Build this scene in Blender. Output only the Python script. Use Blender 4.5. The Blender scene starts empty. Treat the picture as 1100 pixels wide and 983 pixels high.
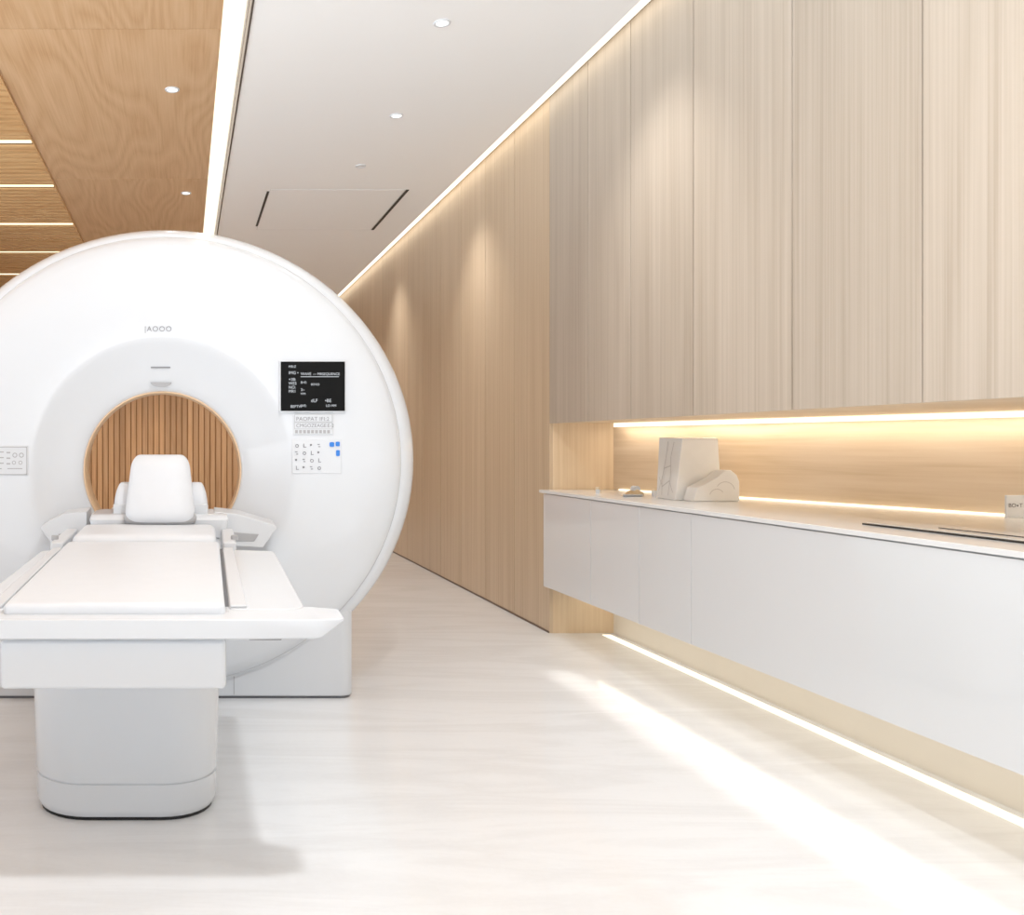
import bpy, bmesh, math, random
from mathutils import Vector, Matrix
random.seed(4)
scn = bpy.context.scene
COL = scn.collection
H = 1.15      # eye height
CEIL = 3.20

# ------------------------------------------------------------------ materials
def new_mat(name):
    m = bpy.data.materials.new(name); m.use_nodes = True
    nt = m.node_tree; b = nt.nodes["Principled BSDF"]
    return m, nt, b
def plain(name, col, rough=0.4, metal=0.0, coat=0.0, noise=0.0, nscale=8.0, spec=0.5):
    m, nt, b = new_mat(name)
    b.inputs["Roughness"].default_value = rough
    b.inputs["Metallic"].default_value = metal
    b.inputs["Specular IOR Level"].default_value = spec
    if coat: 
        b.inputs["Coat Weight"].default_value = coat
        b.inputs["Coat Roughness"].default_value = 0.05
    tc = nt.nodes.new("ShaderNodeTexCoord")
    n = nt.nodes.new("ShaderNodeTexNoise"); n.inputs["Scale"].default_value = nscale; n.inputs["Detail"].default_value = 3
    nt.links.new(tc.outputs["Object"], n.inputs["Vector"])
    r = nt.nodes.new("ShaderNodeValToRGB")
    k = noise
    r.color_ramp.elements[0].position = 0.3; r.color_ramp.elements[1].position = 0.7
    r.color_ramp.elements[0].color = (col[0]*(1-k), col[1]*(1-k), col[2]*(1-k), 1)
    r.color_ramp.elements[1].color = (col[0], col[1], col[2], 1)
    nt.links.new(n.outputs["Fac"], r.inputs["Fac"])
    nt.links.new(r.outputs["Color"], b.inputs["Base Color"])
    return m

def wood(name, cols, grain, panel=None, rough=0.5, contour=10.0, cmix=0.5, fine=(1,1,1), panelvar=0.12, bump=0.0, distort=0.2, detail=1.5):
    """panel=True varies tone and figure from board to board (mesh islands)"""
    m, nt, b = new_mat(name)
    N = nt.nodes; L = nt.links
    b.inputs["Roughness"].default_value = rough
    tc = N.new("ShaderNodeTexCoord")
    vec = tc.outputs["Object"]; rnd = None
    if panel:
        ge = N.new("ShaderNodeNewGeometry")
        rnd = ge.outputs["Random Per Island"]
        w = N.new("ShaderNodeTexWhiteNoise"); w.noise_dimensions='1D'; L.new(rnd, w.inputs["W"])
        add = N.new("ShaderNodeVectorMath"); add.operation='ADD'
        sc = N.new("ShaderNodeVectorMath"); sc.operation='SCALE'; sc.inputs["Scale"].default_value = 7.0
        L.new(w.outputs["Color"], sc.inputs[0]); L.new(vec, add.inputs[0]); L.new(sc.outputs[0], add.inputs[1])
        vec = add.outputs[0]
    mp = N.new("ShaderNodeMapping"); mp.inputs["Scale"].default_value = grain; L.new(vec, mp.inputs["Vector"])
    n1 = N.new("ShaderNodeTexNoise"); n1.inputs["Scale"].default_value = 1; n1.inputs["Detail"].default_value = detail; n1.inputs["Distortion"].default_value=distort
    L.new(mp.outputs[0], n1.inputs["Vector"])
    mul = N.new("ShaderNodeMath"); mul.operation='MULTIPLY'; mul.inputs[1].default_value = contour; L.new(n1.outputs["Fac"], mul.inputs[0])
    pp = N.new("ShaderNodeMath"); pp.operation='PINGPONG'; pp.inputs[1].default_value = 0.5; L.new(mul.outputs[0], pp.inputs[0])
    dbl = N.new("ShaderNodeMath"); dbl.operation='MULTIPLY'; dbl.inputs[1].default_value = 2; L.new(pp.outputs[0], dbl.inputs[0])
    mp2 = N.new("ShaderNodeMapping"); mp2.inputs["Scale"].default_value = fine; L.new(vec, mp2.inputs["Vector"])
    n2 = N.new("ShaderNodeTexNoise"); n2.inputs["Scale"].default_value = 1; n2.inputs["Detail"].default_value = 5; n2.inputs["Roughness"].default_value=0.65
    L.new(mp2.outputs[0], n2.inputs["Vector"])
    st = N.new("ShaderNodeMapRange"); st.inputs[1].default_value=0.3; st.inputs[2].default_value=0.7; L.new(n2.outputs["Fac"], st.inputs[0])
    mx = N.new("ShaderNodeMix"); mx.data_type='FLOAT'; mx.inputs[0].default_value = 1-cmix
    L.new(dbl.outputs[0], mx.inputs[2]); L.new(st.outputs[0], mx.inputs[3])
    fac = mx.outputs[0]
    r = N.new("ShaderNodeValToRGB")
    e = r.color_ramp.elements
    e[0].position=0.05; e[0].color=(*cols[0],1); e[1].position=0.95; e[1].color=(*cols[2],1)
    k = e.new(0.5); k.color=(*cols[1],1)
    L.new(fac, r.inputs["Fac"])
    out = r.outputs["Color"]
    if panel:
        mr = N.new("ShaderNodeMapRange"); mr.inputs[3].default_value = 1-panelvar; mr.inputs[4].default_value = 1.0
        L.new(rnd, mr.inputs[0])
        vm = N.new("ShaderNodeVectorMath"); vm.operation='SCALE'; L.new(out, vm.inputs[0]); L.new(mr.outputs[0], vm.inputs["Scale"])
        out = vm.outputs[0]
    L.new(out, b.inputs["Base Color"])
    if bump:
        bp = N.new("ShaderNodeBump"); bp.inputs["Strength"].default_value = bump; bp.inputs["Distance"].default_value=0.002
        L.new(fac, bp.inputs["Height"]); L.new(bp.outputs[0], b.inputs["Normal"])
    return m

def emit(name, col, s):
    m = bpy.data.materials.new(name); m.use_nodes=True; nt=m.node_tree
    nt.nodes.remove(nt.nodes["Principled BSDF"])
    e = nt.nodes.new("ShaderNodeEmission"); e.inputs[0].default_value=(*col,1); e.inputs[1].default_value=s
    nt.links.new(e.outputs[0], nt.nodes["Material Output"].inputs[0])
    return m

M_wall = wood("oak_wall_veneer", [(0.41,0.33,0.25),(0.50,0.415,0.325),(0.57,0.48,0.39)], (1,5.0,0.25), panel=True, contour=4, cmix=0.32, fine=(1,80,0.5), rough=0.38, panelvar=0.09, bump=0.08)
M_wall2 = wood("oak_corridor_veneer", [(0.51,0.35,0.205),(0.61,0.45,0.29),(0.69,0.53,0.365)], (1,5.0,0.25), panel=True, contour=3, cmix=0.25, fine=(1,60,0.6), rough=0.36, panelvar=0.10, bump=0.08)
M_niche = wood("oak_niche_veneer", [(0.62,0.46,0.29),(0.70,0.54,0.37),(0.75,0.60,0.43)], (0.6,0.6,5), contour=6, cmix=0.5, fine=(2,2,60), rough=0.45)
M_niche_end = wood("oak_end_veneer", [(0.62,0.44,0.26),(0.72,0.54,0.345),(0.78,0.61,0.41)], (5,1,0.5), contour=5, cmix=0.3, fine=(60,2,1), rough=0.45)
M_ceilwood = wood("oak_ceiling_veneer", [(0.48,0.26,0.115),(0.58,0.345,0.175),(0.65,0.415,0.23)], (3.0,0.5,1), panel=True, contour=12, cmix=0.42, fine=(80,1.8,1), rough=0.4, panelvar=0.06, distort=0.05, detail=0.6)
M_slat = wood("oak_slats", [(0.50,0.25,0.09),(0.60,0.33,0.13),(0.68,0.41,0.18)], (1,6,6), contour=6, cmix=0.4, fine=(3,40,40), rough=0.5)
M_slatv = wood("oak_slats_vertical", [(0.56,0.30,0.14),(0.68,0.385,0.19),(0.76,0.46,0.255)], (8,6,0.6), panel=True, contour=4, cmix=0.3, fine=(50,40,1), rough=0.5, panelvar=0.28)
M_slatback = plain("slat_backing", (0.34,0.16,0.065), 0.7)
M_slatback2 = plain("ceiling_slat_backing", (0.15,0.07,0.03), 0.7)
M_ceil = plain("white_ceiling_paint", (0.94,0.94,0.94), 0.40, noise=0.01, nscale=2)
M_seam = plain("pale_seam", (0.66,0.66,0.66), 0.5)
M_dark = plain("dark_gap", (0.06,0.045,0.035), 0.7)
M_groove = plain("panel_joint", (0.15,0.10,0.07), 0.7)
M_shell = plain("white_gloss_shell", (0.68,0.705,0.74), 0.26, coat=0.35, noise=0.01)
M_shell2 = plain("white_satin_shell", (0.64,0.66,0.69), 0.38, noise=0.01)
M_vinyl = plain("white_vinyl_cushion", (0.70,0.725,0.765), 0.42, noise=0.02, nscale=20)
M_grey = plain("pale_grey_plastic", (0.36,0.36,0.37), 0.4)
M_print = plain("fine_grey_print", (0.20,0.20,0.22), 0.5)
M_midgrey = plain("mid_grey_print", (0.10,0.10,0.11), 0.5)
M_etch = plain("etched_line", (0.58,0.55,0.52), 0.5)
M_bore = plain("bore_liner_beige", (0.74,0.50,0.30), 0.35)
M_black = plain("black_glass", (0.002,0.002,0.002), 0.5, spec=0.08)
M_blacks = plain("black_plastic", (0.015,0.015,0.015), 0.5, spec=0.2)
M_lacq = plain("white_lacquer", (0.74,0.765,0.785), 0.05, coat=1.0, noise=0.004)
M_top = plain("white_solid_surface", (0.80,0.81,0.815), 0.14, noise=0.05, nscale=4)
M_device = plain("warm_white_plastic", (0.86,0.84,0.80), 0.4, noise=0.04, nscale=14)
M_toe = plain("cream_plinth", (0.78,0.72,0.63), 0.5, noise=0.02)
M_blue = plain("blue_button", (0.01,0.18,0.70), 0.4)
M_gold = plain("brass_metal", (0.75,0.6,0.4), 0.3, metal=0.8)
M_screen_txt = emit("screen_text_white", (0.9,0.95,1.0), 0.7)
M_led_w = emit("led_warm", (1.0,0.84,0.60), 2.4)
M_led_c = emit("led_cove_warm", (1.0,0.85,0.64), 2.4)
M_floor_strip = emit("floor_strip_emissive", (1.0,0.88,0.68), 1.6)
M_led_slot = emit("led_slot_diffuser", (1.0,0.88,0.69), 1.5)
M_led_dim = emit("led_slat_lines", (1.0,0.80,0.50), 2.0)
M_lens = emit("downlight_lens", (1.0,0.96,0.9), 3.0)

# floor : pale veined stone
M_floor, nt, b = new_mat("pale_stone_floor")
N=nt.nodes; L=nt.links
tc=N.new("ShaderNodeTexCoord")
mp=N.new("ShaderNodeMapping"); mp.inputs["Scale"].default_value=(0.45,2.6,1); mp.inputs["Rotation"].default_value=(0,0,0.10); L.new(tc.outputs["Object"],mp.inputs["Vector"])
n1=N.new("ShaderNodeTexNoise"); n1.inputs["Scale"].default_value=1.3; n1.inputs["Detail"].default_value=8; n1.inputs["Roughness"].default_value=0.6; n1.inputs["Distortion"].default_value=0.8
L.new(mp.outputs[0],n1.inputs["Vector"])
mu=N.new("ShaderNodeMath"); mu.operation='MULTIPLY'; mu.inputs[1].default_value=9; L.new(n1.outputs["Fac"],mu.inputs[0])
pp=N.new("ShaderNodeMath"); pp.operation='PINGPONG'; pp.inputs[1].default_value=1; L.new(mu.outputs[0],pp.inputs[0])
n2=N.new("ShaderNodeTexNoise"); n2.inputs["Scale"].default_value=55; n2.inputs["Detail"].default_value=3; L.new(tc.outputs["Object"],n2.inputs["Vector"])
mx=N.new("ShaderNodeMix"); mx.data_type='FLOAT'; mx.inputs[0].default_value=0.35; L.new(pp.outputs[0],mx.inputs[2]); L.new(n2.outputs["Fac"],mx.inputs[3])
r=N.new("ShaderNodeValToRGB"); r.color_ramp.elements[0].color=(0.75,0.755,0.765,1); r.color_ramp.elements[1].color=(0.82,0.83,0.845,1)
r.color_ramp.elements[0].position=0.1; r.color_ramp.elements[1].position=0.75
L.new(mx.outputs[0],r.inputs["Fac"]); L.new(r.outputs["Color"],b.inputs["Base Color"])
rr=N.new("ShaderNodeMapRange"); rr.inputs[3].default_value=0.06; rr.inputs[4].default_value=0.14; L.new(n1.outputs["Fac"],rr.inputs[0]); L.new(rr.outputs[0],b.inputs["Roughness"])

# ------------------------------------------------------------------ helpers
def thing(name, loc, label, cat, group=None):
    e = bpy.data.objects.new(name, None); e.empty_display_size=0.1; e.location=loc
    COL.objects.link(e); e["label"]=label; e["category"]=cat
    if group: e["group"]=group
    return e
def wloc(o):
    v = Vector((0,0,0))
    while o: v += o.location; o = o.parent
    return v
def finish(name, bm, mat, parent=None, smooth=True, origin=None, struct=False, ang=35):
    bmesh.ops.recalc_face_normals(bm, faces=bm.faces)
    me = bpy.data.meshes.new(name)
    off = wloc(parent) if parent else Vector(origin or (0,0,0))
    for v in bm.verts: v.co -= off
    bm.to_mesh(me); bm.free()
    if smooth:
        me.polygons.foreach_set("use_smooth",[True]*len(me.polygons))
        me.set_sharp_from_angle(angle=math.radians(ang))
    mats = mat if isinstance(mat,(list,tuple)) else [mat]
    for m in mats: me.materials.append(m)
    o = bpy.data.objects.new(name, me); COL.objects.link(o)
    if smooth:
        wn=o.modifiers.new("weighted_normals",'WEIGHTED_NORMAL'); wn.keep_sharp=True; wn.weight=100
    if parent: o.parent = parent
    else: o.location = off
    if struct: o["kind"]="structure"
    return o
def add_box(bm, x0,x1,y0,y1,z0,z1):
    vs=[bm.verts.new(p) for p in [(x0,y0,z0),(x1,y0,z0),(x1,y1,z0),(x0,y1,z0),(x0,y0,z1),(x1,y0,z1),(x1,y1,z1),(x0,y1,z1)]]
    for f in [(0,3,2,1),(4,5,6,7),(0,1,5,4),(1,2,6,5),(2,3,7,6),(3,0,4,7)]:
        bm.faces.new([vs[i] for i in f])
    return vs
def bevel(bm, w, seg=3, edges=None):
    bmesh.ops.bevel(bm, geom=list(edges if edges is not None else bm.edges), offset=w, segments=seg, profile=0.5, affect='EDGES', clamp_overlap=True)
def box(name,x0,x1,y0,y1,z0,z1,mat,parent=None,bv=0,seg=3,struct=False,fn=None,origin=None):
    bm=bmesh.new(); add_box(bm,x0,x1,y0,y1,z0,z1)
    if bv: bevel(bm,bv,seg)
    if fn:
        for v in bm.verts: v.co = Vector(fn(*v.co))
    return finish(name,bm,mat,parent,struct=struct,origin=origin,smooth=bool(bv))
def prism(name, pts, a0, a1, mat, parent=None, axis='Z', bv=0, seg=3, fn=None, struct=False, vert_bv=0, vseg=6, origin=None):
    def P(p,a):
        return {'Z':(p[0],p[1],a),'Y':(p[0],a,p[1]),'X':(a,p[0],p[1])}[axis]
    bm=bmesh.new()
    A=[bm.verts.new(P(p,a0)) for p in pts]; B=[bm.verts.new(P(p,a1)) for p in pts]
    n=len(pts); bm.faces.new(A[::-1]); bm.faces.new(B)
    for i in range(n):
        bm.faces.new([A[i],A[(i+1)%n],B[(i+1)%n],B[i]])
    bm.edges.ensure_lookup_table()
    if vert_bv:
        ed=[e for e in bm.edges if (e.verts[0] in A)!=(e.verts[1] in A)]
        bevel(bm,vert_bv,vseg,ed)
    if bv:
        bmesh.ops.recalc_face_normals(bm, faces=bm.faces)
        ed=[e for e in bm.edges if len(e.link_faces)==2 and e.calc_face_angle()>math.radians(40)]
        bevel(bm,bv,seg,ed)
    if fn:
        for v in bm.verts: v.co=Vector(fn(*v.co))
    return finish(name,bm,mat,parent,struct=struct,origin=origin)
def loft(name, rings, mat, parent=None, n=144, caps=False, ang=30):
    bm=bmesh.new(); R=[]
    for cx,cz,rx,rz,y in rings:
        R.append([bm.verts.new((cx+rx*math.cos(2*math.pi*i/n), y, cz+rz*math.sin(2*math.pi*i/n))) for i in range(n)])
    for a,b2 in zip(R[:-1],R[1:]):
        for i in range(n):
            bm.faces.new([a[i],a[(i+1)%n],b2[(i+1)%n],b2[i]])
    if caps: bm.faces.new(R[0][::-1]); bm.faces.new(R[-1])
    o=finish(name,bm,mat,parent,ang=ang)
    o.modifiers.clear()
    return o
def cyl(name, c, r, h, mat, parent=None, n=32, r2=None, axis='Z', bv=0):
    bm=bmesh.new()
    bmesh.ops.create_cone(bm,cap_ends=True,segments=n,radius1=r,radius2=r if r2 is None else r2,depth=h)
    if bv: bevel(bm,bv,2,[e for e in bm.edges if e.calc_face_angle()>1.0])
    rot={'Z':Matrix(),'Y':Matrix.Rotation(math.radians(90),4,'X'),'X':Matrix.Rotation(math.radians(90),4,'Y')}[axis]
    for v in bm.verts: v.co = rot@v.co + Vector(c)
    return finish(name,bm,mat,parent)
def text(name, s, x, y, z, size, mat, parent, spacing=1.0):
    cu=bpy.data.curves.new(name+"_c",'FONT'); cu.body=s; cu.size=size; cu.space_character=spacing
    o=bpy.data.objects.new(name+"_c",cu); COL.objects.link(o)
    bpy.context.view_layer.update()
    me=bpy.data.meshes.new_from_object(o.evaluated_get(bpy.context.evaluated_depsgraph_get()))
    bpy.data.objects.remove(o)
    off=wloc(parent)
    for v in me.vertices:
        a,b_,c=v.co
        p=Vector((x+a,y-c,z+b_))
        v.co=p-off
    me.materials.clear(); me.materials.append(mat); me.name=name
    t=bpy.data.objects.new(name,me); COL.objects.link(t); t.parent=parent
    return t

# ------------------------------------------------------------------ room shell
Y0,Y1=-1.6,14.0
XW=2.22; XL=-3.6
def nx(y): return 2.61+ (5.66-y)*0.28
box("floor",XL-0.2,4.6,Y0,Y1+0.2,-0.1,0.0,M_floor,struct=True)
box("ceiling",0.325,2.11,Y0,Y1,CEIL,CEIL+0.16,M_ceil,struct=True)
bm=bmesh.new()
yb=[Y0,2.0,4.6,7.2,9.8,12.4,Y1]
for a,b_ in zip(yb[:-1],yb[1:]): add_box(bm,-1.02,0.182,a+0.003,b_-0.003,CEIL,CEIL+0.12)
finish("ceiling.001",bm,M_ceilwood,struct=True,smooth=False)
box("trim_1",-1.01,0.17,Y0,Y1,CEIL+0.004,CEIL+0.14,M_groove,struct=True)
box("ceiling.002",XL-0.2,4.6,Y0,Y1+0.2,CEIL+0.30,CEIL+0.36,M_ceil,struct=True)
box("trim_2",0.314,0.324,Y0,Y1,CEIL-0.004,CEIL+0.10,M_dark,struct=True)
box("trim_4",0.15,0.33,Y0,Y1,CEIL+0.115,CEIL+0.30,M_ceil,struct=True)
box("trim_5",2.10,2.215,Y0,Y1,CEIL+0.055,CEIL+0.30,M_ceil,struct=True)
# slatted ceiling: narrow cross slats over a dark backing
bm=bmesh.new()
y=Y0+0.05
leds=(2.9,4.0,5.15,6.30,7.37,8.65,9.9,11.2)
while y<Y1-0.05:
    if min(abs(y+0.03-l) for l in leds)>0.048:
        add_box(bm,XL,-1.03,y,y+0.060,CEIL-0.008,CEIL+0.006)
    y+=0.098
finish("ceiling.003",bm,M_slat,struct=True,smooth=False)
box("ceiling.004",XL,-1.025,Y0,Y1,CEIL+0.006,CEIL+0.10,M_slatback2,struct=True)
box("trim_3",-1.03,-1.020,Y0,Y1,CEIL-0.010,CEIL+0.006,M_slat,struct=True)
box("wall_left",XL-0.15,XL,6.5,Y1,0,CEIL+0.3,M_slatv,struct=True)
bm=bmesh.new(); add_box(bm,XL,4.6,Y1+0.03,Y1+0.2,0,CEIL+0.3)
finish("wall_back",bm,M_slatback,struct=True,smooth=False)
bm=bmesh.new(); x=XL
while x<XW: add_box(bm,x,x+0.068,Y1+0.008,Y1+0.03,0,CEIL+0.3); x+=0.085
finish("wall_back.001",bm,M_slatv,struct=True,smooth=False)

GZ=H+0.125
bm=bmesh.new(); g=0.003
ys=[-1.6,-0.8,-0.2,0.4,1.0,1.6,2.2,2.8,3.4,4.06,4.63,5.12,5.66]
for a,b_ in zip(ys[:-1],ys[1:]): add_box(bm,XW,XW+0.02,a+g,b_-g,GZ,CEIL+0.29)
finish("wall_right",bm,M_wall,struct=True,smooth=False)
bm=bmesh.new()
ys=[5.66]; 
while ys[-1]<Y1-0.1: ys.append(min(Y1,ys[-1]+0.6))
for i,(a,b_) in enumerate(zip(ys[:-1],ys[1:])):
    add_box(bm,XW,XW+0.02,a+(g if i else 0),b_-g,0,CEIL+0.29)
finish("wall_right.001",bm,M_wall2,struct=True,smooth=False)
box("wall_right.002",XW+0.02,XW+0.06,Y0,5.66,GZ+0.004,CEIL+0.3,M_groove,struct=True)
box("wall_right.003",XW+0.02,4.6,5.70,Y1,0,CEIL+0.3,M_groove,struct=True)
prism("wall_right.004",[(XW+0.06,Y0),(XW+0.06,5.66),(2.66,5.66),(nx(Y0)+0.05,Y0)],GZ+0.002,GZ+0.05,M_niche,struct=True)
box("wall_right.005",XW+0.021,2.9,5.66,5.70,0.0,GZ+0.05,M_niche_end,struct=True)
prism("wall_right.006",[(nx(5.66),5.66),(nx(Y0),Y0),(nx(Y0)+0.05,Y0),(nx(5.66)+0.05,5.66)],0.30,GZ+0.05,M_niche,struct=True)
box("baseboard_right",2.61,2.65,Y0,5.66,0,0.40,M_toe,struct=True)
box("baseboard_right.001",XW-0.004,XW,5.66,Y1,0.0,0.012,M_groove,struct=True)

# ------------------------------------------------------------------ led strips
def led(label,pts=None,boxd=None,mat=M_led_w):
    name="led_strip"
    if boxd: 
        c=((boxd[0]+boxd[1])/2,(boxd[2]+boxd[3])/2,boxd[4])
        o=box(name,*boxd,mat,origin=c)
    else:
        o=prism(name,pts[0],pts[1],pts[2],mat,origin=(pts[0][0][0],pts[0][0][1],pts[1]))
    o["label"]=label; o["category"]="light strip"
    return o
led("warm white cove light strip between wall panels and ceiling",boxd=(2.135,2.195,Y0,Y1,CEIL+0.04,CEIL+0.055),mat=M_led_c)
led("wide warm diffuser strip in slot beside wooden ceiling",boxd=(0.19,0.305,Y0,Y1,CEIL+0.10,CEIL+0.115),mat=M_led_slot)
led("warm strip light under upper panels above worktop",pts=([(nx(5.62)-0.030,5.62),(nx(Y0)-0.030,Y0),(nx(Y0)-0.002,Y0),(nx(5.62)-0.002,5.62)],GZ-0.022,GZ),mat=M_led_w)
led("warm strip light along back edge of worktop",pts=([(nx(5.60)-0.014,5.60),(nx(Y0)-0.014,Y0),(nx(Y0)-0.002,Y0),(nx(5.60)-0.002,5.60)],0.8735,0.879),mat=M_led_c)
led("warm emissive strip on floor at foot of cream plinth",boxd=(2.515,2.565,Y0,5.6,0.0,0.004),mat=M_floor_strip)  # emissive strip drawn for the bright line at the plinth foot
for l in leds:
    o=led("thin warm light line between ceiling slats",boxd=(XL,-1.035,l-0.012,l+0.012,CEIL-0.010,CEIL+0.006),mat=M_led_dim); o["group"]="light lines in slatted ceiling"

# ------------------------------------------------------------------ downlights
def downlight(x,y,r=0.045,lens=None,label="small round recessed white ceiling downlight",name="downlight",cat="light"):
    e=thing(name,(x,y,CEIL),label,cat,group="recessed ceiling downlights" if name=="downlight" else None)
    bm=bmesh.new(); n=32
    prof=[(r,-0.006),(r+0.008,-0.006),(r+0.010,-0.001),(r+0.010,0.0)]
    R=[[bm.verts.new((x+p*math.cos(2*math.pi*i/n),y+p*math.sin(2*math.pi*i/n),CEIL+q)) for i in range(n)] for p,q in [(r-0.004,-0.001)]+prof]
    for a,b_ in zip(R[:-1],R[1:]):
        for i in range(n): bm.faces.new([a[i],a[(i+1)%n],b_[(i+1)%n],b_[i]])
    finish("trim_ring",bm,M_shell2,e)
    cyl("lens",(x,y,CEIL-0.0015),r-0.003,0.002,lens or M_lens,e)
    return e
for x,y in [(1.255,4.53),(1.325,5.81),(-0.07,5.38),(0.015,7.6),(1.3,3.2),(1.3,1.9),(-0.07,3.2)]: downlight(x,y,0.032)
downlight(1.30,6.86,0.030,M_seam,"small flush pale ceiling sensor","ceiling_sensor","sensor")

e=thing("access_panel",(1.24,8.2,CEIL-0.003),"flush white ceiling access panel with two black slots","ceiling panel")
box("plate",0.697,1.777,7.504,8.896,CEIL-0.002,CEIL-0.0003,M_ceil,e)
bm=bmesh.new()
for a in ((0.69,0.693,7.5,8.9),(1.778,1.781,7.5,8.9),(0.69,1.786,7.4975,7.5025),(0.69,1.786,8.8975,8.9025)): add_box(bm,a[0],a[1],a[2],a[3],CEIL-0.0025,CEIL-0.0003)
finish("seam",bm,M_seam,e,smooth=False)
box("air_slot",0.670,0.689,7.55,8.75,CEIL-0.004,CEIL-0.0003,M_blacks,e)
box("air_slot",1.787,1.812,7.5,8.9,CEIL-0.004,CEIL-0.0003,M_blacks,e)

# ------------------------------------------------------------------ cabinets and worktop
CF=2.16; CT=H-0.277
cuts=[-1.6,1.2,3.97,4.42,4.95,5.60]
for a,b_ in zip(cuts[:-1],cuts[1:]):
    e=thing("wall_hung_cabinet",((CF+2.6)/2,(a+b_)/2,0.30),"glossy white handleless wall-hung base cabinet","cabinet",group="glossy white base cabinets")
    box("body",CF+0.02,2.605,a+0.001,b_-0.001,0.30,CT-0.020,M_lacq,e)
    box("door",CF,CF+0.019,a+0.002,b_-0.002,0.296,CT-0.022,M_lacq,e,bv=0.001,seg=2)
o=prism("countertop",[(CF-0.006,Y0),(nx(Y0)-0.001,Y0),(nx(5.655)-0.001,5.655),(CF-0.006,5.655)],CT-0.018,CT,M_top,bv=0.003,seg=2,origin=(2.4,2.5,CT-0.018))
o["label"]="long continuous white stone worktop with glowing back edge"; o["category"]="worktop"

e=thing("inset_tray",(2.45,2.4,CT),"flat pale inset worktop tray with black channel","tray")
prism("plate",[(2.36,1.3),(2.66,1.3),(2.66,3.1),(2.36,3.22)],CT,CT+0.006,M_top,e,bv=0.002,seg=2)
box("channel",2.330,2.352,1.3,3.20,CT,CT+0.005,M_blacks,e)
box("channel",2.43,2.436,1.3,3.0,CT+0.006,CT+0.008,M_blacks,e)

e=thing("desktop_analyser",(2.55,4.75,CT),"white angular desktop device with sloping top and marbled side","device")
def hexa(name,b4,t4,mat,parent,bv=0.008):
    bm=bmesh.new(); A=[bm.verts.new(p) for p in b4]; B=[bm.verts.new(p) for p in t4]
    bm.faces.new(A[::-1]); bm.faces.new(B)
    for i in range(4): bm.faces.new([A[i],A[(i+1)%4],B[(i+1)%4],B[i]])
    bevel(bm,bv,3); return finish(name,bm,mat,parent)
def PX(px,Y): return (px-198)/1000*Y
def PZ(py,Y): return H-(py-477)/1000*Y
hexa("body",[(PX(705,4.80),4.80,CT),(PX(725,4.58),4.58,CT),(PX(775,4.62),4.62,CT),(PX(772,4.82),4.82,CT)],
     [(PX(708,4.80),4.80,PZ(470,4.80)),(PX(733,4.60),4.60,PZ(471,4.60)),(PX(771,4.63),4.63,PZ(471,4.63)),(PX(769,4.82),4.82,PZ(470,4.82))],M_device,e,bv=0.004)
bm=bmesh.new()
A=Vector((PX(705,4.80),4.80,CT)); B=Vector((PX(725,4.58),4.58,CT)); C=Vector((PX(733,4.60),4.60,PZ(471,4.60))); D=Vector((PX(708,4.80),4.80,PZ(470,4.80)))
def bil(u,v): return A*(1-u)*(1-v)+B*u*(1-v)+C*u*v+D*(1-u)*v+Vector((-0.0025,-0.003,0))
def ribbon(bm,uv,w=0.008):
    for (u0,v0),(u1,v1) in zip(uv[:-1],uv[1:]):
        d=Vector((u1-u0,v1-v0)); d.normalize(); n_=Vector((-d.y,d.x))*w
        q=[(u0-n_.x,v0-n_.y),(u1-n_.x,v1-n_.y),(u1+n_.x,v1+n_.y),(u0+n_.x,v0+n_.y)]
        bm.faces.new([bm.verts.new(bil(*t)) for t in q])
ribbon(bm,[(0.30,0.06),(0.26,0.3),(0.36,0.62),(0.42,0.94)],0.012)
ribbon(bm,[(0.62,0.06),(0.66,0.4),(0.60,0.7),(0.68,0.94)],0.012)
ribbon(bm,[(0.10,0.35),(0.30,0.20),(0.62,0.30),(0.85,0.12)])
ribbon(bm,[(0.12,0.12),(0.34,0.5),(0.64,0.55)])
finish("etched_panel",bm,M_etch,e,smooth=False)
pts=[(PX(742,4.5),CT),(PX(792,4.5),CT),(PX(792,4.5),PZ(517,4.5)),(PX(789,4.5),PZ(510,4.5)),(PX(783,4.5),PZ(505,4.5)),(PX(776,4.5),PZ(505,4.5)),(PX(768,4.5),PZ(512,4.5)),(PX(756,4.5),PZ(519,4.5)),(PX(746,4.5),PZ(524,4.5))]
prism("front_module",pts,4.48,4.57,M_device,e,axis='Y',bv=0.006)
bm=bmesh.new()
def arc(cx,cz,r,a0,a1,y,w=0.003,n=10):
    for i in range(n):
        t0=a0+(a1-a0)*i/n; t1=a0+(a1-a0)*(i+1)/n
        q=[(r-w/2,t0),(r-w/2,t1),(r+w/2,t1),(r+w/2,t0)]
        bm.faces.new([bm.verts.new((cx+p*math.cos(t),y,cz+p*math.sin(t))) for p,t in q])
arc(PX(779,4.48),CT+0.05,0.045,0.2,2.6,4.4785)
arc(PX(770,4.48),CT+0.025,0.035,0.6,2.9,4.4785)
finish("etched_panel",bm,M_etch,e,smooth=False)

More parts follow.
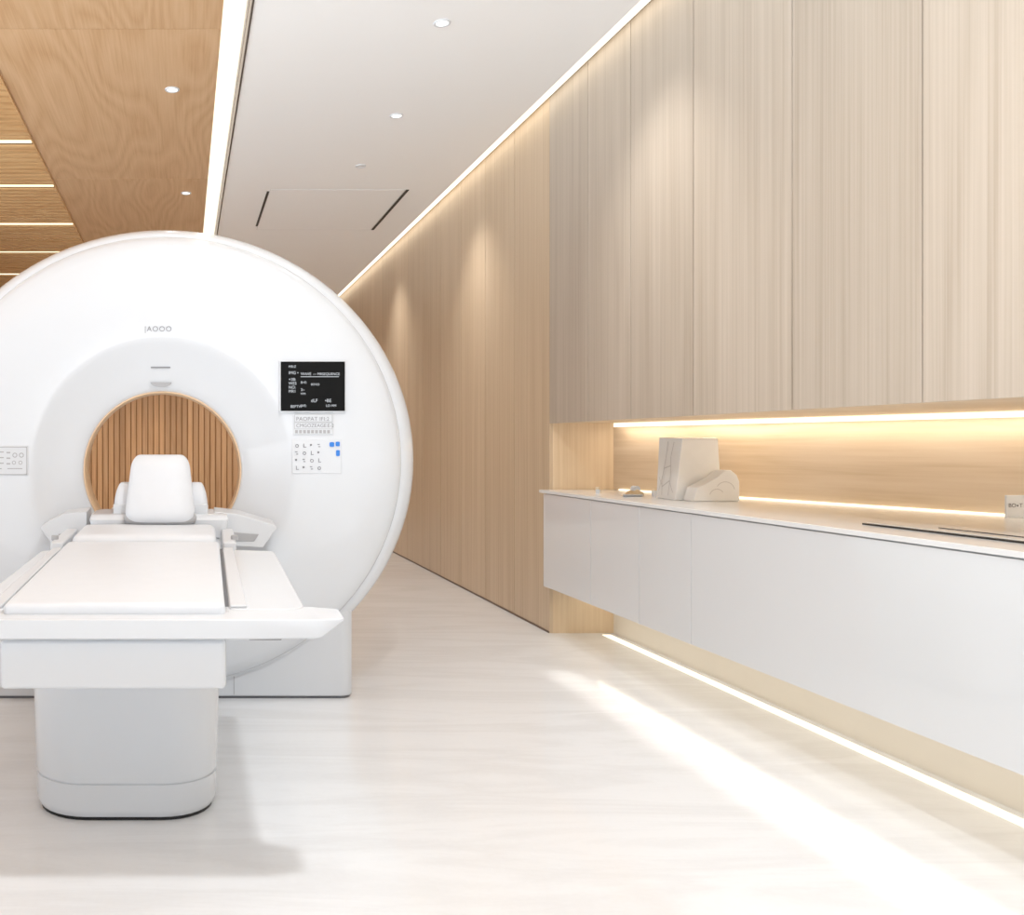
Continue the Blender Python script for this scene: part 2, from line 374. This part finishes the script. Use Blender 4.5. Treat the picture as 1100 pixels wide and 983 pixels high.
def small(kind,x,y,label,cat):
    return thing(kind,(x,y,CT),label,cat)
e=small("tape_dispenser",2.42,5.0,"small pale metal dispenser on worktop","dispenser")
prism("body",[(2.37,CT),(2.46,CT),(2.45,CT+0.02),(2.42,CT+0.035),(2.39,CT+0.02)],4.97,5.03,M_gold,e,axis='Y',bv=0.003)
cyl("wheel",(2.42,4.995,CT+0.035),0.018,0.04,M_shell2,e,axis='Y')
e=small("glass_vial",2.50,4.95,"small upright pale vial with cap","vial")
cyl("body",(2.50,4.95,CT+0.015),0.014,0.03,M_shell2,e); cyl("cap",(2.50,4.95,CT+0.035),0.010,0.010,M_gold,e)
e=small("pen",2.36,4.9,"short slim pen lying on worktop","pen")
cyl("barrel",(2.36,4.9,CT+0.006),0.006,0.10,M_grey,e,axis='X'); cyl("tip",(2.304,4.9,CT+0.006),0.002,0.012,M_gold,e,axis='X')
e=small("glass_vial",2.31,5.2,"small upright pale vial with cap","vial")
cyl("body",(2.31,5.2,CT+0.012),0.012,0.024,M_shell2,e); cyl("cap",(2.31,5.2,CT+0.03),0.016,0.012,M_gold,e)

Ys=3.5
e=thing("desk_sign",(PX(1091,Ys),Ys,CT),"small white plate sign with black lettering","sign")
box("block",PX(1081,Ys),PX(1102,Ys),Ys,Ys+0.008,CT,PZ(532,Ys),M_vinyl,e,bv=0.002)
text("lettering","BO\u25AAT",PX(1083,Ys),Ys-0.001,PZ(545,Ys),0.021,M_midgrey,e)

# ------------------------------------------------------------------ MRI scanner
G=thing("mri_scanner",(-0.09,4.5,0),"large glossy white ring-shaped scanner with round bore","medical scanner")
bx,bz=-0.100,1.030; gx,gz=-0.09,1.075
def I(t,rb,ro_x,ro_z,y):
    return (bx+(gx-bx)*t,bz+(gz-bz)*t,ro_x,ro_z,y)
FL=[(0.356,4.250),(0.362,4.239),(0.375,4.231),(0.41,4.219),(0.46,4.201),(0.51,4.180),(0.55,4.158),(0.572,4.146),(0.588,4.139),(0.610,4.135)]
def flare(rad):
    for (r0,y0),(r1,y1) in zip(FL[:-1],FL[1:]):
        if r0<=rad<=r1: return y0+(y1-y0)*(rad-r0)/(r1-r0)
    return 4.135
rings=[(bx,bz,a,a,b_) for a,b_ in FL]+[
 I(.3,0,0.70,0.685,4.134),I(.7,0,0.88,0.845,4.134),I(1,0,0.95,0.892,4.137),I(1,0,1.00,0.941,4.144),I(1,0,1.035,0.976,4.156),I(1,0,1.057,0.998,4.174),I(1,0,1.069,1.010,4.200),I(1,0,1.069,1.010,4.225)]
loft("front_cover",rings,M_shell,G,ang=50)
rings=[(gx,gz,1.05,0.99,4.200),(gx,gz,1.080,1.016,4.198),(gx,gz,1.10,1.030,4.209),(gx,gz,1.122,1.043,4.234),(gx,gz,1.140,1.055,4.268),(gx,gz,1.149,1.060,4.310),(gx,gz,1.152,1.063,4.36),
 (gx,gz,1.15,1.061,4.65),(gx,gz,1.135,1.05,4.72),(gx,gz,1.09,1.01,4.78),(gx,gz,1.0,.93,4.82),(gx,gz,0.8,0.75,4.84),(bx,bz,0.47,0.47,4.85),(bx,bz,0.425,0.425,4.83)]
loft("rear_cover",rings,M_shell,G,ang=50)
loft("bore_liner",[(bx,bz,0.361,0.361,4.243),(bx,bz,0.358,0.358,4.236),(bx,bz,0.354,0.354,4.236),(bx,bz,0.350,0.350,4.244),(bx,bz,0.350,0.350,4.35),(bx,bz,0.392,0.392,4.83),(bx,bz,0.425,0.425,4.835)],M_bore,G,ang=50)
prism("base",[(-0.95,4.20),(0.765,4.20),(0.765,4.85),(-0.95,4.85)],0.012,0.42,M_shell2,G,vert_bv=0.06,bv=0.006)
prism("base_foot",[(-0.94,4.21),(0.757,4.21),(0.757,4.84),(-0.94,4.84)],0.0,0.013,M_midgrey,G,vert_bv=0.055)
box("base_seam",0.222,0.226,4.1985,4.201,0.02,0.2,M_grey,G)
FY=4.131
text("lettering","|AOOO",PX(155,FY),FY,PZ(356,FY),0.033,M_print,G,spacing=1.15)
yl=flare(0.47)
prism("emblem_line",[(PX(162,yl),PZ(395.5,yl)),(PX(183,yl),PZ(395.5,yl)),(PX(183,yl),PZ(394,yl)),(PX(162,yl),PZ(394,yl))],yl-0.003,yl+0.02,M_print,G,axis='Y')
ye=flare(0.40)
pts=[(PX(173,ye)+0.048*math.cos(t),PZ(411,ye)+0.020*math.sin(t)) for t in [math.pi+math.pi*i/12 for i in range(13)]]
prism("emblem",pts,ye-0.012,ye+0.02,M_grey,G,axis='Y')
DS=4.118
e=box("display",PX(300,DS),PX(372,DS),DS,4.14,PZ(443,DS),PZ(387,DS),M_shell2,G,bv=0.004,seg=2)
e["label"]="black touch display with white lettering in white bezel"
scr=box("screen",PX(301.5,DS),PX(370.5,DS),DS-0.003,DS+0.002,PZ(441.5,DS),PZ(388.5,DS),M_black,e,bv=0.001,seg=1)
SY=DS-0.004
def st(s,px,py,sz): text("screen_lettering",s,PX(px,SY),SY,PZ(py,SY),sz*0.92,M_screen_txt,e)
st("MR:Z",310,395,0.016); st("IMG \u2022",310,402,0.02); st("+3B:\nWE5\nNO:\nMR1",310,409,0.019)
st("WAVE",323,403,0.018); st("\u2014 MRSEQUENCE",336,403,0.017)
st("B+E:",323,412,0.016); st("3:-",323,420,0.018); st("BOVE5",334,414,0.014)
st("MM:",323,424,0.014); st("dLF",334,432,0.022); st("\u2022BE",349,432,0.022); st("LO MM",350,437,0.016); st("WE:",323,437,0.016); st("BEFTW",312,438,0.018)
bm=bmesh.new(); add_box(bm,PX(323,SY),PX(364,SY),SY-0.0005,SY,PZ(405,SY),PZ(404.4,SY)); finish("screen_rule",bm,M_screen_txt,e,smooth=False)
LYy=4.129
e2=box("label_plate",PX(315,LYy),PX(358,LYy),LYy,4.14,PZ(467,LYy),PZ(444,LYy),M_shell,G,bv=0.002,seg=1)
text("label_lettering","PAOPAT IFI:2",PX(318,LYy),LYy-0.001,PZ(452,LYy),0.0245,M_print,e2,spacing=1.05)
text("label_lettering","CMGOZEAGE:E-2",PX(318,LYy),LYy-0.001,PZ(459,LYy),0.022,M_print,e2,spacing=1.0)
KY=LYy
def mark(x0,y0,x1,y1): add_box(bm,PX(x0,KY),PX(x1,KY),KY-0.001,KY+0.003,PZ(y1,KY),PZ(y0,KY))
def ringm(cx,cy,r):
    n=14
    for i in range(n):
        t0=2*math.pi*i/n;t1=2*math.pi*(i+1)/n
        bm.faces.new([bm.verts.new((PX(cx,KY)+p*math.cos(t),KY-0.001,PZ(cy,KY)+p*math.sin(t))) for p,t in [(r*0.65,t0),(r*0.65,t1),(r,t1),(r,t0)]])
def fr(x0,y0,x1,y1,w=0.7):
    mark(x0,y0,x1,y0+w); mark(x0,y1-w,x1,y1); mark(x0,y0,x0+w,y1); mark(x1-w,y0,x1,y1)
bm=bmesh.new()
for i in range(9): mark(317+i*4.3,462,320+i*4.3,465.5)
fr(316.2,445.2,357,453.4,0.4); fr(316.2,453.8,357,461,0.4)
finish("label_keys",bm,M_grey,e2,smooth=False)
e3=box("control_panel",PX(314,LYy),PX(367,LYy),LYy+0.002,4.14,PZ(509,LYy),PZ(472,LYy),M_shell,G,bv=0.002,seg=1)
for j,yy in enumerate((477,485,493,501)):
    for i,xx in enumerate((317,325,333,341)):
        bm=bmesh.new()
        k=(i*7+j*5)%4
        if k==0: ringm(xx+2,yy+2,0.008)
        elif k==1: mark(xx,yy,xx+2.5,yy+0.8); mark(xx+1,yy+2.5,xx+3.2,yy+3.3)
        elif k==2: mark(xx,yy,xx+2,yy+2)
        else: mark(xx+1,yy-0.5,xx+1.7,yy+3.7); mark(xx+1.7,yy+3,xx+4,yy+3.7)
        finish("key_icon",bm,M_print,e3,smooth=False)
for (a,b_,c,d) in ((354,475,359,480),(360.5,474.5,365,479.5),(361,483.5,365,490)):
    prism("blue_key",[(PX(a,KY),PZ(d,KY)),(PX(c,KY),PZ(d,KY)),(PX(c,KY),PZ(b_,KY)),(PX(a,KY),PZ(b_,KY))],KY-0.003,KY+0.003,M_blue,e3,axis='Y',vert_bv=0.005,vseg=3)
e4=box("label_plate",PX(-24,LYy),PX(30,LYy),LYy,4.14,PZ(511,LYy),PZ(479,LYy),M_shell2,G,bv=0.002,seg=1)
bm=bmesh.new()
fr(-23,480,29,510)
for yy in (485,491,497): 
    mark(-18,yy,-8,yy+1)
    mark(-4,yy,4,yy+1.2)
    mark(7,yy+0.5,11,yy+2)
for xx in (13,20): ringm(xx+3,489,0.011); ringm(xx+2,497,0.009)
mark(8,503,24,504); mark(-18,503,2,504)
finish("label_icons",bm,M_grey,e4,smooth=False)

# ------------------------------------------------------------------ patient table
TBL=thing("patient_table",(-0.18,3.1,0),"white cushioned patient table on rounded pedestal before scanner","examination table")
def T(u,Y,w): return (-0.182+u+0.024*(Y-2.35), Y, w+0.04*(Y-2.35))
def rrect(cx,cy,w,d,r,n=8):
    P=[]
    for sx,sy,a in ((1,1,0),(-1,1,90),(-1,-1,180),(1,-1,270)):
        for i in range(n+1):
            t=math.radians(a+90*i/n); P.append((cx+sx*(w/2-r)+r*math.cos(t),cy+sy*(d/2-r)+r*math.sin(t)))
    return P
def stack(name,layers,mat,parent,fn=None,caps=True,ang=40):
    bm=bmesh.new(); R=[]
    for (cx,cy,w,d,r,z) in layers: R.append([bm.verts.new((x,y,z)) for x,y in rrect(cx,cy,w,d,r)])
    n=len(R[0])
    for a,b_ in zip(R[:-1],R[1:]):
        for i in range(n): bm.faces.new([a[i],a[(i+1)%n],b_[(i+1)%n],b_[i]])
    bm.faces.new(R[0][::-1]); bm.faces.new(R[-1])
    if fn:
        for v in bm.verts: v.co=Vector(fn(*v.co))
    return finish(name,bm,mat,parent,ang=ang)
px_,py_=-0.185,3.14
stack("pedestal",[(px_,py_,0.574,0.62,0.17,0.118),(px_,py_,0.578,0.62,0.17,0.122),(px_,py_,0.600,0.62,0.16,0.50)],M_shell,TBL)
stack("pedestal_base",[(px_,py_,0.556,0.60,0.165,0.012),(px_,py_,0.568,0.612,0.17,0.022),(px_,py_,0.574,0.620,0.17,0.035),(px_,py_,0.577,0.622,0.17,0.112),(px_,py_,0.566,0.612,0.165,0.114),(px_,py_,0.566,0.612,0.165,0.119)],M_shell,TBL)
stack("pedestal_foot",[(px_,py_,0.548,0.59,0.16,0.0),(px_,py_,0.548,0.59,0.16,0.013)],M_blacks,TBL)
def TB(u,Y,w): return (-0.182+u+0.024*(Y-2.35),Y,w+0.04*(Y-2.35)*(1 if w>0.6 else 0.6))
box("table_body",-0.288,0.288,2.365,4.06,0.525,0.652,M_shell,TBL,bv=0.012,fn=TB)
# cross bar, angular tip sweeping up towards one end
bm=bmesh.new()
secs=[(-0.60,2.335,2.49,0.658,0.710),(0.30,2.335,2.49,0.658,0.710),(0.515,2.337,2.485,0.660,0.710),(0.530,2.338,2.48,0.664,0.710),(0.572,2.345,2.465,0.694,0.710),(0.584,2.352,2.455,0.703,0.710)]
R=[]
for u,ya,yb_,wa,wb in secs:
    h=wb-wa; rr_=min(0.006,h*0.35)
    ring=[(ya+rr_,wa),(yb_-rr_,wa),(yb_,wa+rr_),(yb_,wb-rr_*0.6),(yb_-rr_*0.6,wb),(ya+rr_*0.6,wb),(ya,wb-rr_*0.6),(ya,wa+rr_)]
    R.append([bm.verts.new(T(u,y_,w_)) for y_,w_ in ring])
for a_,b_ in zip(R[:-1],R[1:]):
    for i in range(8): bm.faces.new([a_[i],a_[(i+1)%8],b_[(i+1)%8],b_[i]])
bm.faces.new(R[0][::-1]); bm.faces.new(R[-1])
finish("cross_bar",bm,M_shell,TBL,ang=50)
box("release_lever",0.345,0.43,2.37,2.39,0.649,0.6578,M_midgrey,TBL,bv=0.003,fn=T)
box("deck",-0.295,0.295,2.385,3.95,0.655,0.6945,M_shell2,TBL,bv=0.004,fn=T)
prism("side_tray",[(0.297,2.44),(0.47,2.44),(0.497,2.47),(0.485,3.42),(0.297,3.46)],0.690,0.714,M_shell,TBL,bv=0.004,vert_bv=0.02,fn=T)
prism("side_tray",[(-0.297,2.44),(-0.39,2.44),(-0.37,3.42),(-0.297,3.46)],0.690,0.714,M_shell,TBL,bv=0.004,vert_bv=0.015,fn=T)
prism("side_rail",[(0.300,2.45),(0.345,2.45),(0.335,3.45),(0.300,3.45)],0.7142,0.7225,M_shell2,TBL,bv=0.003,fn=T)
prism("side_rail",[(-0.300,2.45),(-0.335,2.45),(-0.330,3.45),(-0.300,3.45)],0.7142,0.7225,M_shell2,TBL,bv=0.003,fn=T)
box("rail_gap",0.288,0.2965,2.42,3.5,0.695,0.710,M_midgrey,TBL,fn=T)
box("rail_gap",-0.2965,-0.288,2.42,3.5,0.695,0.710,M_midgrey,TBL,fn=T)
def pad(name,u0,u1,Ya,Yb,w0,w1,r,mat,parent,crown=0.006,fn=T):
    bm=bmesh.new(); add_box(bm,u0,u1,Ya,Yb,w0,w1)
    bevel(bm,r,4)
    bmesh.ops.subdivide_edges(bm,edges=[e for e in bm.edges if e.calc_length()>0.15],cuts=10,use_grid_fill=True)
    for v in bm.verts:
        fu=(v.co.x-u0)/(u1-u0); fy=(v.co.y-Ya)/(Yb-Ya); fw=(v.co.z-w0)/(w1-w0)
        v.co.z += fw*crown*math.sin(math.pi*max(0,min(1,fu)))*math.sin(math.pi*max(0,min(1,fy)))**0.5 if fw>0 else 0
        v.co=Vector(fn(*v.co))
    return finish(name,bm,mat,parent,ang=60)
pad("mattress",-0.286,0.286,2.392,3.50,0.699,0.738,0.014,M_vinyl,TBL)
box("mattress_piping",-0.287,0.287,2.386,2.400,0.6948,0.699,M_midgrey,TBL,fn=T)
pad("bolster",-0.272,0.275,3.505,3.85,0.6948,0.760,0.028,M_vinyl,TBL,crown=0.004)
stack("head_cradle",[(0.04,3.98,0.56,0.22,0.03,0.70),(0.04,3.98,0.58,0.24,0.03,0.775),(0.04,3.99,0.57,0.22,0.03,0.79),(0.04,4.0,0.53,0.18,0.03,0.795)],M_shell,TBL,fn=T)
for s,w in ((1,0.53),(-1,0.46)):
    pts=[(s*0.27,0.80),(s*0.37,0.79),(s*w,0.742),(s*(w+0.004),0.728),(s*(w-0.055),0.648),(s*0.27,0.66)]
    prism("docking_arm",pts,3.94,4.12,M_shell2,TBL,axis='Y',bv=0.0035,fn=T)
    prism("arm_insert",[(s*0.33,0.715),(s*(w-0.07),0.705),(s*(w-0.09),0.675),(s*0.33,0.675)],3.936,3.945,M_grey,TBL,axis='Y',bv=0.003,fn=T)
for s in (1,-1):
    box("rail_clamp",min(s*0.30,s*0.35),max(s*0.30,s*0.35),3.50,3.9,0.70,0.735,M_shell2,TBL,bv=0.008,fn=T)
    cyl("clamp_knob",Vector(T(s*0.345,3.58,0.74)),0.014,0.02,M_grey,TBL,n=18,bv=0.003)
box("table_extension",-0.22,0.22,4.09,4.80,0.72,0.76,M_shell2,TBL,bv=0.01,fn=T)
HR=bpy.data.objects.new("headrest",None); COL.objects.link(HR); HR.empty_display_size=0.1
HR.parent=TBL; 
HR.location=Vector((-0.105,3.9,0.82))-TBL.location
hx=-0.100
def shield(name,cx,z0,z1,wb,wt,y0,th,lean,mat,parent,rows=24,seg=48,corner=0.10,ex=4.0,pinch=0.20):
    bm=bmesh.new(); R=[]
    for j in range(rows+1):
        tt=(1-math.cos(math.pi*j/rows))/2
        wf=(wb+(wt-wb)*tt)/2
        if j==0 or j==rows: k=0.0
        else:
            e=min(tt,1-tt); k=min(1,e/corner); k=math.sqrt(max(0,1-(1-k)**2))
        w=wf*(1-pinch+pinch*k); d=th/2*(0.40+0.60*k)
        z=z0+(z1-z0)*tt; yc=y0+lean*tt
        ring=[]
        for i in range(seg):
            q=2*math.pi*i/seg; c,s_=math.cos(q),math.sin(q)
            ring.append(bm.verts.new((cx+w*math.copysign(abs(c)**(2/ex),c), yc+d*math.copysign(abs(s_)**(2/2.6),s_), z)))
        R.append(ring)
    for a_,b_ in zip(R[:-1],R[1:]):
        for i in range(seg): bm.faces.new([a_[i],a_[(i+1)%seg],b_[(i+1)%seg],b_[i]])
    bm.faces.new(R[0][::-1]); bm.faces.new(R[-1])
    o=finish(name,bm,mat,parent,ang=60); o.modifiers.clear(); return o
shield("cushion",hx,0.827,1.105,0.298,0.236,3.83,0.13,0.08,M_vinyl,HR,corner=0.20,ex=2.8,pinch=0.28,rows=32)
shield("cushion_shell",hx,0.817,0.875,0.308,0.298,3.845,0.12,0.01,M_grey,HR,rows=16,corner=0.5,ex=2.8,pinch=0.26)
for s in (1,-1):
    shield("side_pad",hx+s*0.152,0.85,0.985,0.110,0.070,3.98,0.14,0.03,M_vinyl,HR,corner=0.45,pinch=0.5)
    box("side_bracket",min(hx+s*0.13,hx+s*0.20),max(hx+s*0.13,hx+s*0.20),3.92,4.04,0.83,0.90,M_shell2,HR,bv=0.01)
box("neck_support",hx-0.10,hx+0.10,3.92,4.06,0.84,1.00,M_shell2,HR,bv=0.02)

# ------------------------------------------------------------------ lights
def area(name,loc,sx,sy,en,col,rot=(0,0,0),spread=None):
    l=bpy.data.lights.new(name,'AREA'); l.shape='RECTANGLE'; l.size=sx; l.size_y=sy; l.energy=en; l.color=col
    if spread: l.spread=math.radians(spread)
    o=bpy.data.objects.new(name,l); o.location=loc; o.rotation_euler=rot; COL.objects.link(o); return o
def spot(name,loc,en,col,ang,blend=0.4,rad=0.03,rot=(0,0,0)):
    l=bpy.data.lights.new(name,'SPOT'); l.energy=en; l.color=col; l.spot_size=math.radians(ang); l.spot_blend=blend; l.shadow_soft_size=rad
    o=bpy.data.objects.new(name,l); o.location=loc; o.rotation_euler=rot; COL.objects.link(o); return o
W=(1.0,0.84,0.62); NW=(0.96,0.98,1.0)
area("overhead_panel_light",(0.69,1.8,CEIL-0.01),0.15,0.15,42,NW)
area("slot_light",(0.24,6.2,CEIL+0.09),0.12,15,24,(1.0,0.91,0.78))
for y in (1.7,4.3,7.0,9.6,12.2):
    spot("wall_washer",(1.66,y,CEIL-0.02),72,(1.0,0.97,0.93),88,1.0,0.12,rot=(0,math.radians(-18),0))
for x,y in [(1.255,4.53),(1.325,5.81),(1.30,6.86),(1.3,9.0),(1.3,11.0),(1.3,13.0),(1.3,3.2),(1.3,1.9)]:
    spot("downlight_and_fill_beam",(x,y,CEIL-0.02),9,NW,110,0.9,0.04)  # spots beyond the built fixtures are added fill for the deep room
for x,y in [(-0.07,5.38),(0.015,7.6),(-0.07,3.2),(-1.8,6.0),(-1.8,9.0)]:
    spot("downlight_and_fill_beam",(x,y,CEIL-0.02),10,NW,120,0.9,0.04)
for x,y in [(-0.5,12.3),(-2,12.5),(0.8,12.5)]:
    spot("downlight_and_fill_beam",(x,y,CEIL-0.02),80,(1,0.9,0.75),120,0.7,0.04)  # no fixtures here, fill spots added to brighten the back wall slats
area("line_wash",(1.895,1.6,CEIL-0.006),0.14,6.2,1.9,(1.0,0.96,0.88),spread=4.0)
ang=math.atan2(0.28,1)
area("niche_strip_light",((nx(5.6)+nx(0))/2-0.05,2.8,GZ-0.025),0.03,5.7,7.5,(1.0,0.86,0.68),rot=(0,0,ang))
area("under_cabinet_light",(2.49,2.1,0.29),0.03,7.0,5.5,(1.0,0.86,0.66))

# world: soft sky above, brighter lower half added to lift the ceiling
w=bpy.data.worlds.new("World"); scn.world=w; w.use_nodes=True
nt=w.node_tree; bg=nt.nodes["Background"]
tc=nt.nodes.new("ShaderNodeTexCoord"); sp=nt.nodes.new("ShaderNodeSeparateXYZ"); nt.links.new(tc.outputs["Generated"],sp.inputs[0])
mr=nt.nodes.new("ShaderNodeMapRange"); mr.inputs[1].default_value=-0.15; mr.inputs[2].default_value=0.05; mr.inputs[3].default_value=4.6; mr.inputs[4].default_value=0.85
nt.links.new(sp.outputs["Z"],mr.inputs[0]); nt.links.new(mr.outputs[0],bg.inputs[1])
bg.inputs[0].default_value=(0.89,0.95,1.0,1)

# ------------------------------------------------------------------ camera
cam=bpy.data.cameras.new("camera"); cam.sensor_width=36; cam.lens=1000*36/1100
cam.shift_x=(550-198)/1100; cam.shift_y=-(491.5-477)/1100
cam.clip_start=0.05
co=bpy.data.objects.new("camera",cam); co.location=(0,0,H); co.rotation_euler=(math.radians(90),0,0)
COL.objects.link(co); scn.camera=co
scn.view_settings.view_transform='Standard'
scn.view_settings.exposure=0.0
scn.view_settings.gamma=1.15
